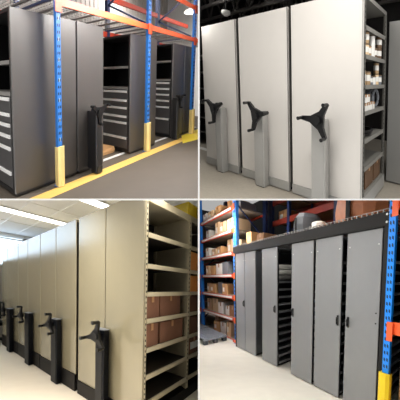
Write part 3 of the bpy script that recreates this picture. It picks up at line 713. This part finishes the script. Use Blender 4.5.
def pallet(a0, a1, b0, b1, m, md, label, z=0.002):
    t = thing('plastic_pallet', R, ((a0 + a1) / 2, (b0 + b1) / 2, z), label, 'pallet', 'grey plastic pallets on the floor')
    mb = MB(); n = 7
    for k in range(n):
        w = (b1 - b0) / n
        mb.box(a0, a1, b0 + k * w + 0.006, b0 + (k + 1) * w - 0.018, z + 0.12, z + 0.145)
    for k in range(4):
        a = a0 + (a1 - a0) * k / 3 * 0.93
        mb.box(a, a + (a1 - a0) * 0.07, b0, b1, z + 0.1, z + 0.12)
    build('top_deck', R, mb, M[m], t)
    for a in (a0, (a0 + a1) / 2 - 0.07, a1 - 0.14):
        for b in (b0, (b0 + b1) / 2 - 0.05, b1 - 0.1):
            build('foot', R, MB().box(a, a + 0.14, b, b + 0.1, z, z + 0.1, ch=0.012), M[md], t)
pallet(3.74, 4.8, -0.56, 0.05, 'pallet', 'palletd', 'grey plastic pallet on the floor next to the loaded rack, the nearer corner')
pallet(4.9, 5.95, -0.62, 0.05, 'pallet', 'palletd', 'grey plastic pallet on the floor next to the loaded rack, farther back')

# ================================================================== lights
def area(name, room, p, target, power, size, col=(1, 1, 1), sy=None):
    l = bpy.data.lights.new(name, 'AREA'); l.energy = power; l.size = size; l.color = col
    if sy: l.shape = 'RECTANGLE'; l.size_y = sy
    o = bpy.data.objects.new(name, l); COL.objects.link(o)
    P = room.P(*p); T = room.P(*target)
    o.location = P; o.rotation_euler = (T - P).to_track_quat('-Z', 'Y').to_euler()
    return o
def aimed(name, p, target, power, sx, sy, col):
    l = bpy.data.lights.new(name, 'AREA'); l.energy = power; l.color = col
    l.shape = 'RECTANGLE'; l.size = sx; l.size_y = sy
    o = bpy.data.objects.new(name, l); COL.objects.link(o)
    o.location = p; o.rotation_euler = (Vector(target) - Vector(p)).to_track_quat('-Z', 'Y').to_euler()
aimed('fill_black_panels', (-0.32, 6.5, 6.3), (-1.9, 5.2, 4.2), 140, 0.5, 1.6, (1, 0.97, 0.93))  # added light out of view, gives the black panel tops their sheen
aimed('fill_black_drawers', (-1.4, 2.9, 5.2), (-2.0, 4.8, 3.4), 45, 0.8, 0.8, (1, 0.97, 0.93))  # added light out of view, brightens the drawer handles
aimed('lamp_black_room_middle', (-0.3, 8.2, 7.3), (-0.8, 8.4, 5.0), 70, 0.3, 1.4, (1, 0.97, 0.93))
area('lamp_black_room_far', NOIR, (4.6, 1.5, 4.4), (4.6, 1.2, 0), 170, 1.2, (1, 0.97, 0.93))
area('fill_black_floor_end', NOIR, (5.6, -0.2, 4.6), (5.6, -0.4, 0), 40, 0.4, (1, 0.97, 0.93))  # added light, brightens the yellow floor patch
area('lamp_white_room', BLANC, (0.4, -0.8, 3.1), (0.4, 0.1, 1.5), 31, 0.4, (1, 0.96, 0.91))
area('lamp_white_room_far', BLANC, (2.9, -0.6, 3.2), (2.5, 0.1, 1.4), 26, 0.3, (1, 0.96, 0.91))
area('fill_white_side', BLANC, (-0.7, 0.2, 3.2), (-0.5, 0.8, 1.0), 30, 0.4, (1, 0.97, 0.93))  # added light, lifts the pale grey cabinet beyond the shelves
def slab_fill(name, x0, x1, y0, y1, power, col):  # added unseen light flush under the slab, fills the room below
    l = bpy.data.lights.new(name, 'AREA'); l.energy = power; l.color = col
    l.shape = 'RECTANGLE'; l.size = x1 - x0; l.size_y = y1 - y0
    o = bpy.data.objects.new(name, l); COL.objects.link(o)
    o.location = ((x0 + x1) / 2, (y0 + y1) / 2, CAMZ - HALF - 0.001)
slab_fill('fill_beige_room', -2.6, -1.5, 3.1, 4.6, 85, (1, 0.97, 0.92))  # added fill for the beige floor and panels, besides the strip lights
slab_fill('fill_grey_room', 0.1, 0.8, 3.4, 5.8, 38, (1, 0.97, 0.93))  # added fill over the grey aisle, no fitting there
slab_fill('fill_beige_shelves', -0.5, -0.05, 3.1, 4.2, 8, (1, 0.97, 0.92))  # added fill for the open shelves and the floor beside them
slab_fill('fill_grey_far', 0.15, 0.55, 6.4, 9.0, 27, (1, 0.97, 0.93))  # added fill towards the far grey cabinets and rack
slab_fill('fill_grey_deck', 0.9, 1.9, 6.2, 9.5, 20, (1, 0.95, 0.88))  # added fill for the goods on the wire deck
l = area('fill_grey_rack', GRIS, (3.42, -0.25, 2.9), (4.9, 0.15, 0.6), 62, 0.3, (1, 0.97, 0.93))  # added light turned away from the viewer, brightens the rack cartons
l.location.z = min(l.location.z, 2.52)

w = bpy.data.worlds.new('front_fill_world'); sc.world = w; w.use_nodes = True
nt = w.node_tree; bg = nt.nodes['Background']; bg.inputs['Color'].default_value = (1.0, 0.985, 0.965, 1)
# added fill on faces turned to the viewer: world light grows towards -Y
tc = nt.nodes.new('ShaderNodeTexCoord'); sp = nt.nodes.new('ShaderNodeSeparateXYZ'); nt.links.new(tc.outputs['Generated'], sp.inputs[0])
def mth(op, a, b):
    n = nt.nodes.new('ShaderNodeMath'); n.operation = op
    nt.links.new(a, n.inputs[0]); n.inputs[1].default_value = b
    return n.outputs[0]
y = mth('MAXIMUM', mth('MULTIPLY', sp.outputs['Y'], -1.0), 0.0)
nt.links.new(mth('ADD', mth('MULTIPLY', mth('POWER', y, 4.0), 1.5), 0.42), bg.inputs['Strength'])

# ================================================================== camera
cd = bpy.data.cameras.new('camera'); cam = bpy.data.objects.new('camera', cd); COL.objects.link(cam)
cam.location = (0, 0, CAMZ); cam.rotation_euler = (math.pi / 2, 0, 0)
cd.sensor_width = 36; cd.lens = 36 * 420 / 400
cd.shift_x = 0.003; cd.shift_y = -0.00125
sc.camera = cam
for o in list(bpy.data.objects):
    if '_o' in o: del o['_o']
vs = sc.view_settings
vs.view_transform = 'Standard'; vs.look = 'None'; vs.exposure = 0.0; vs.gamma = 1.0; vs.use_curve_mapping = False
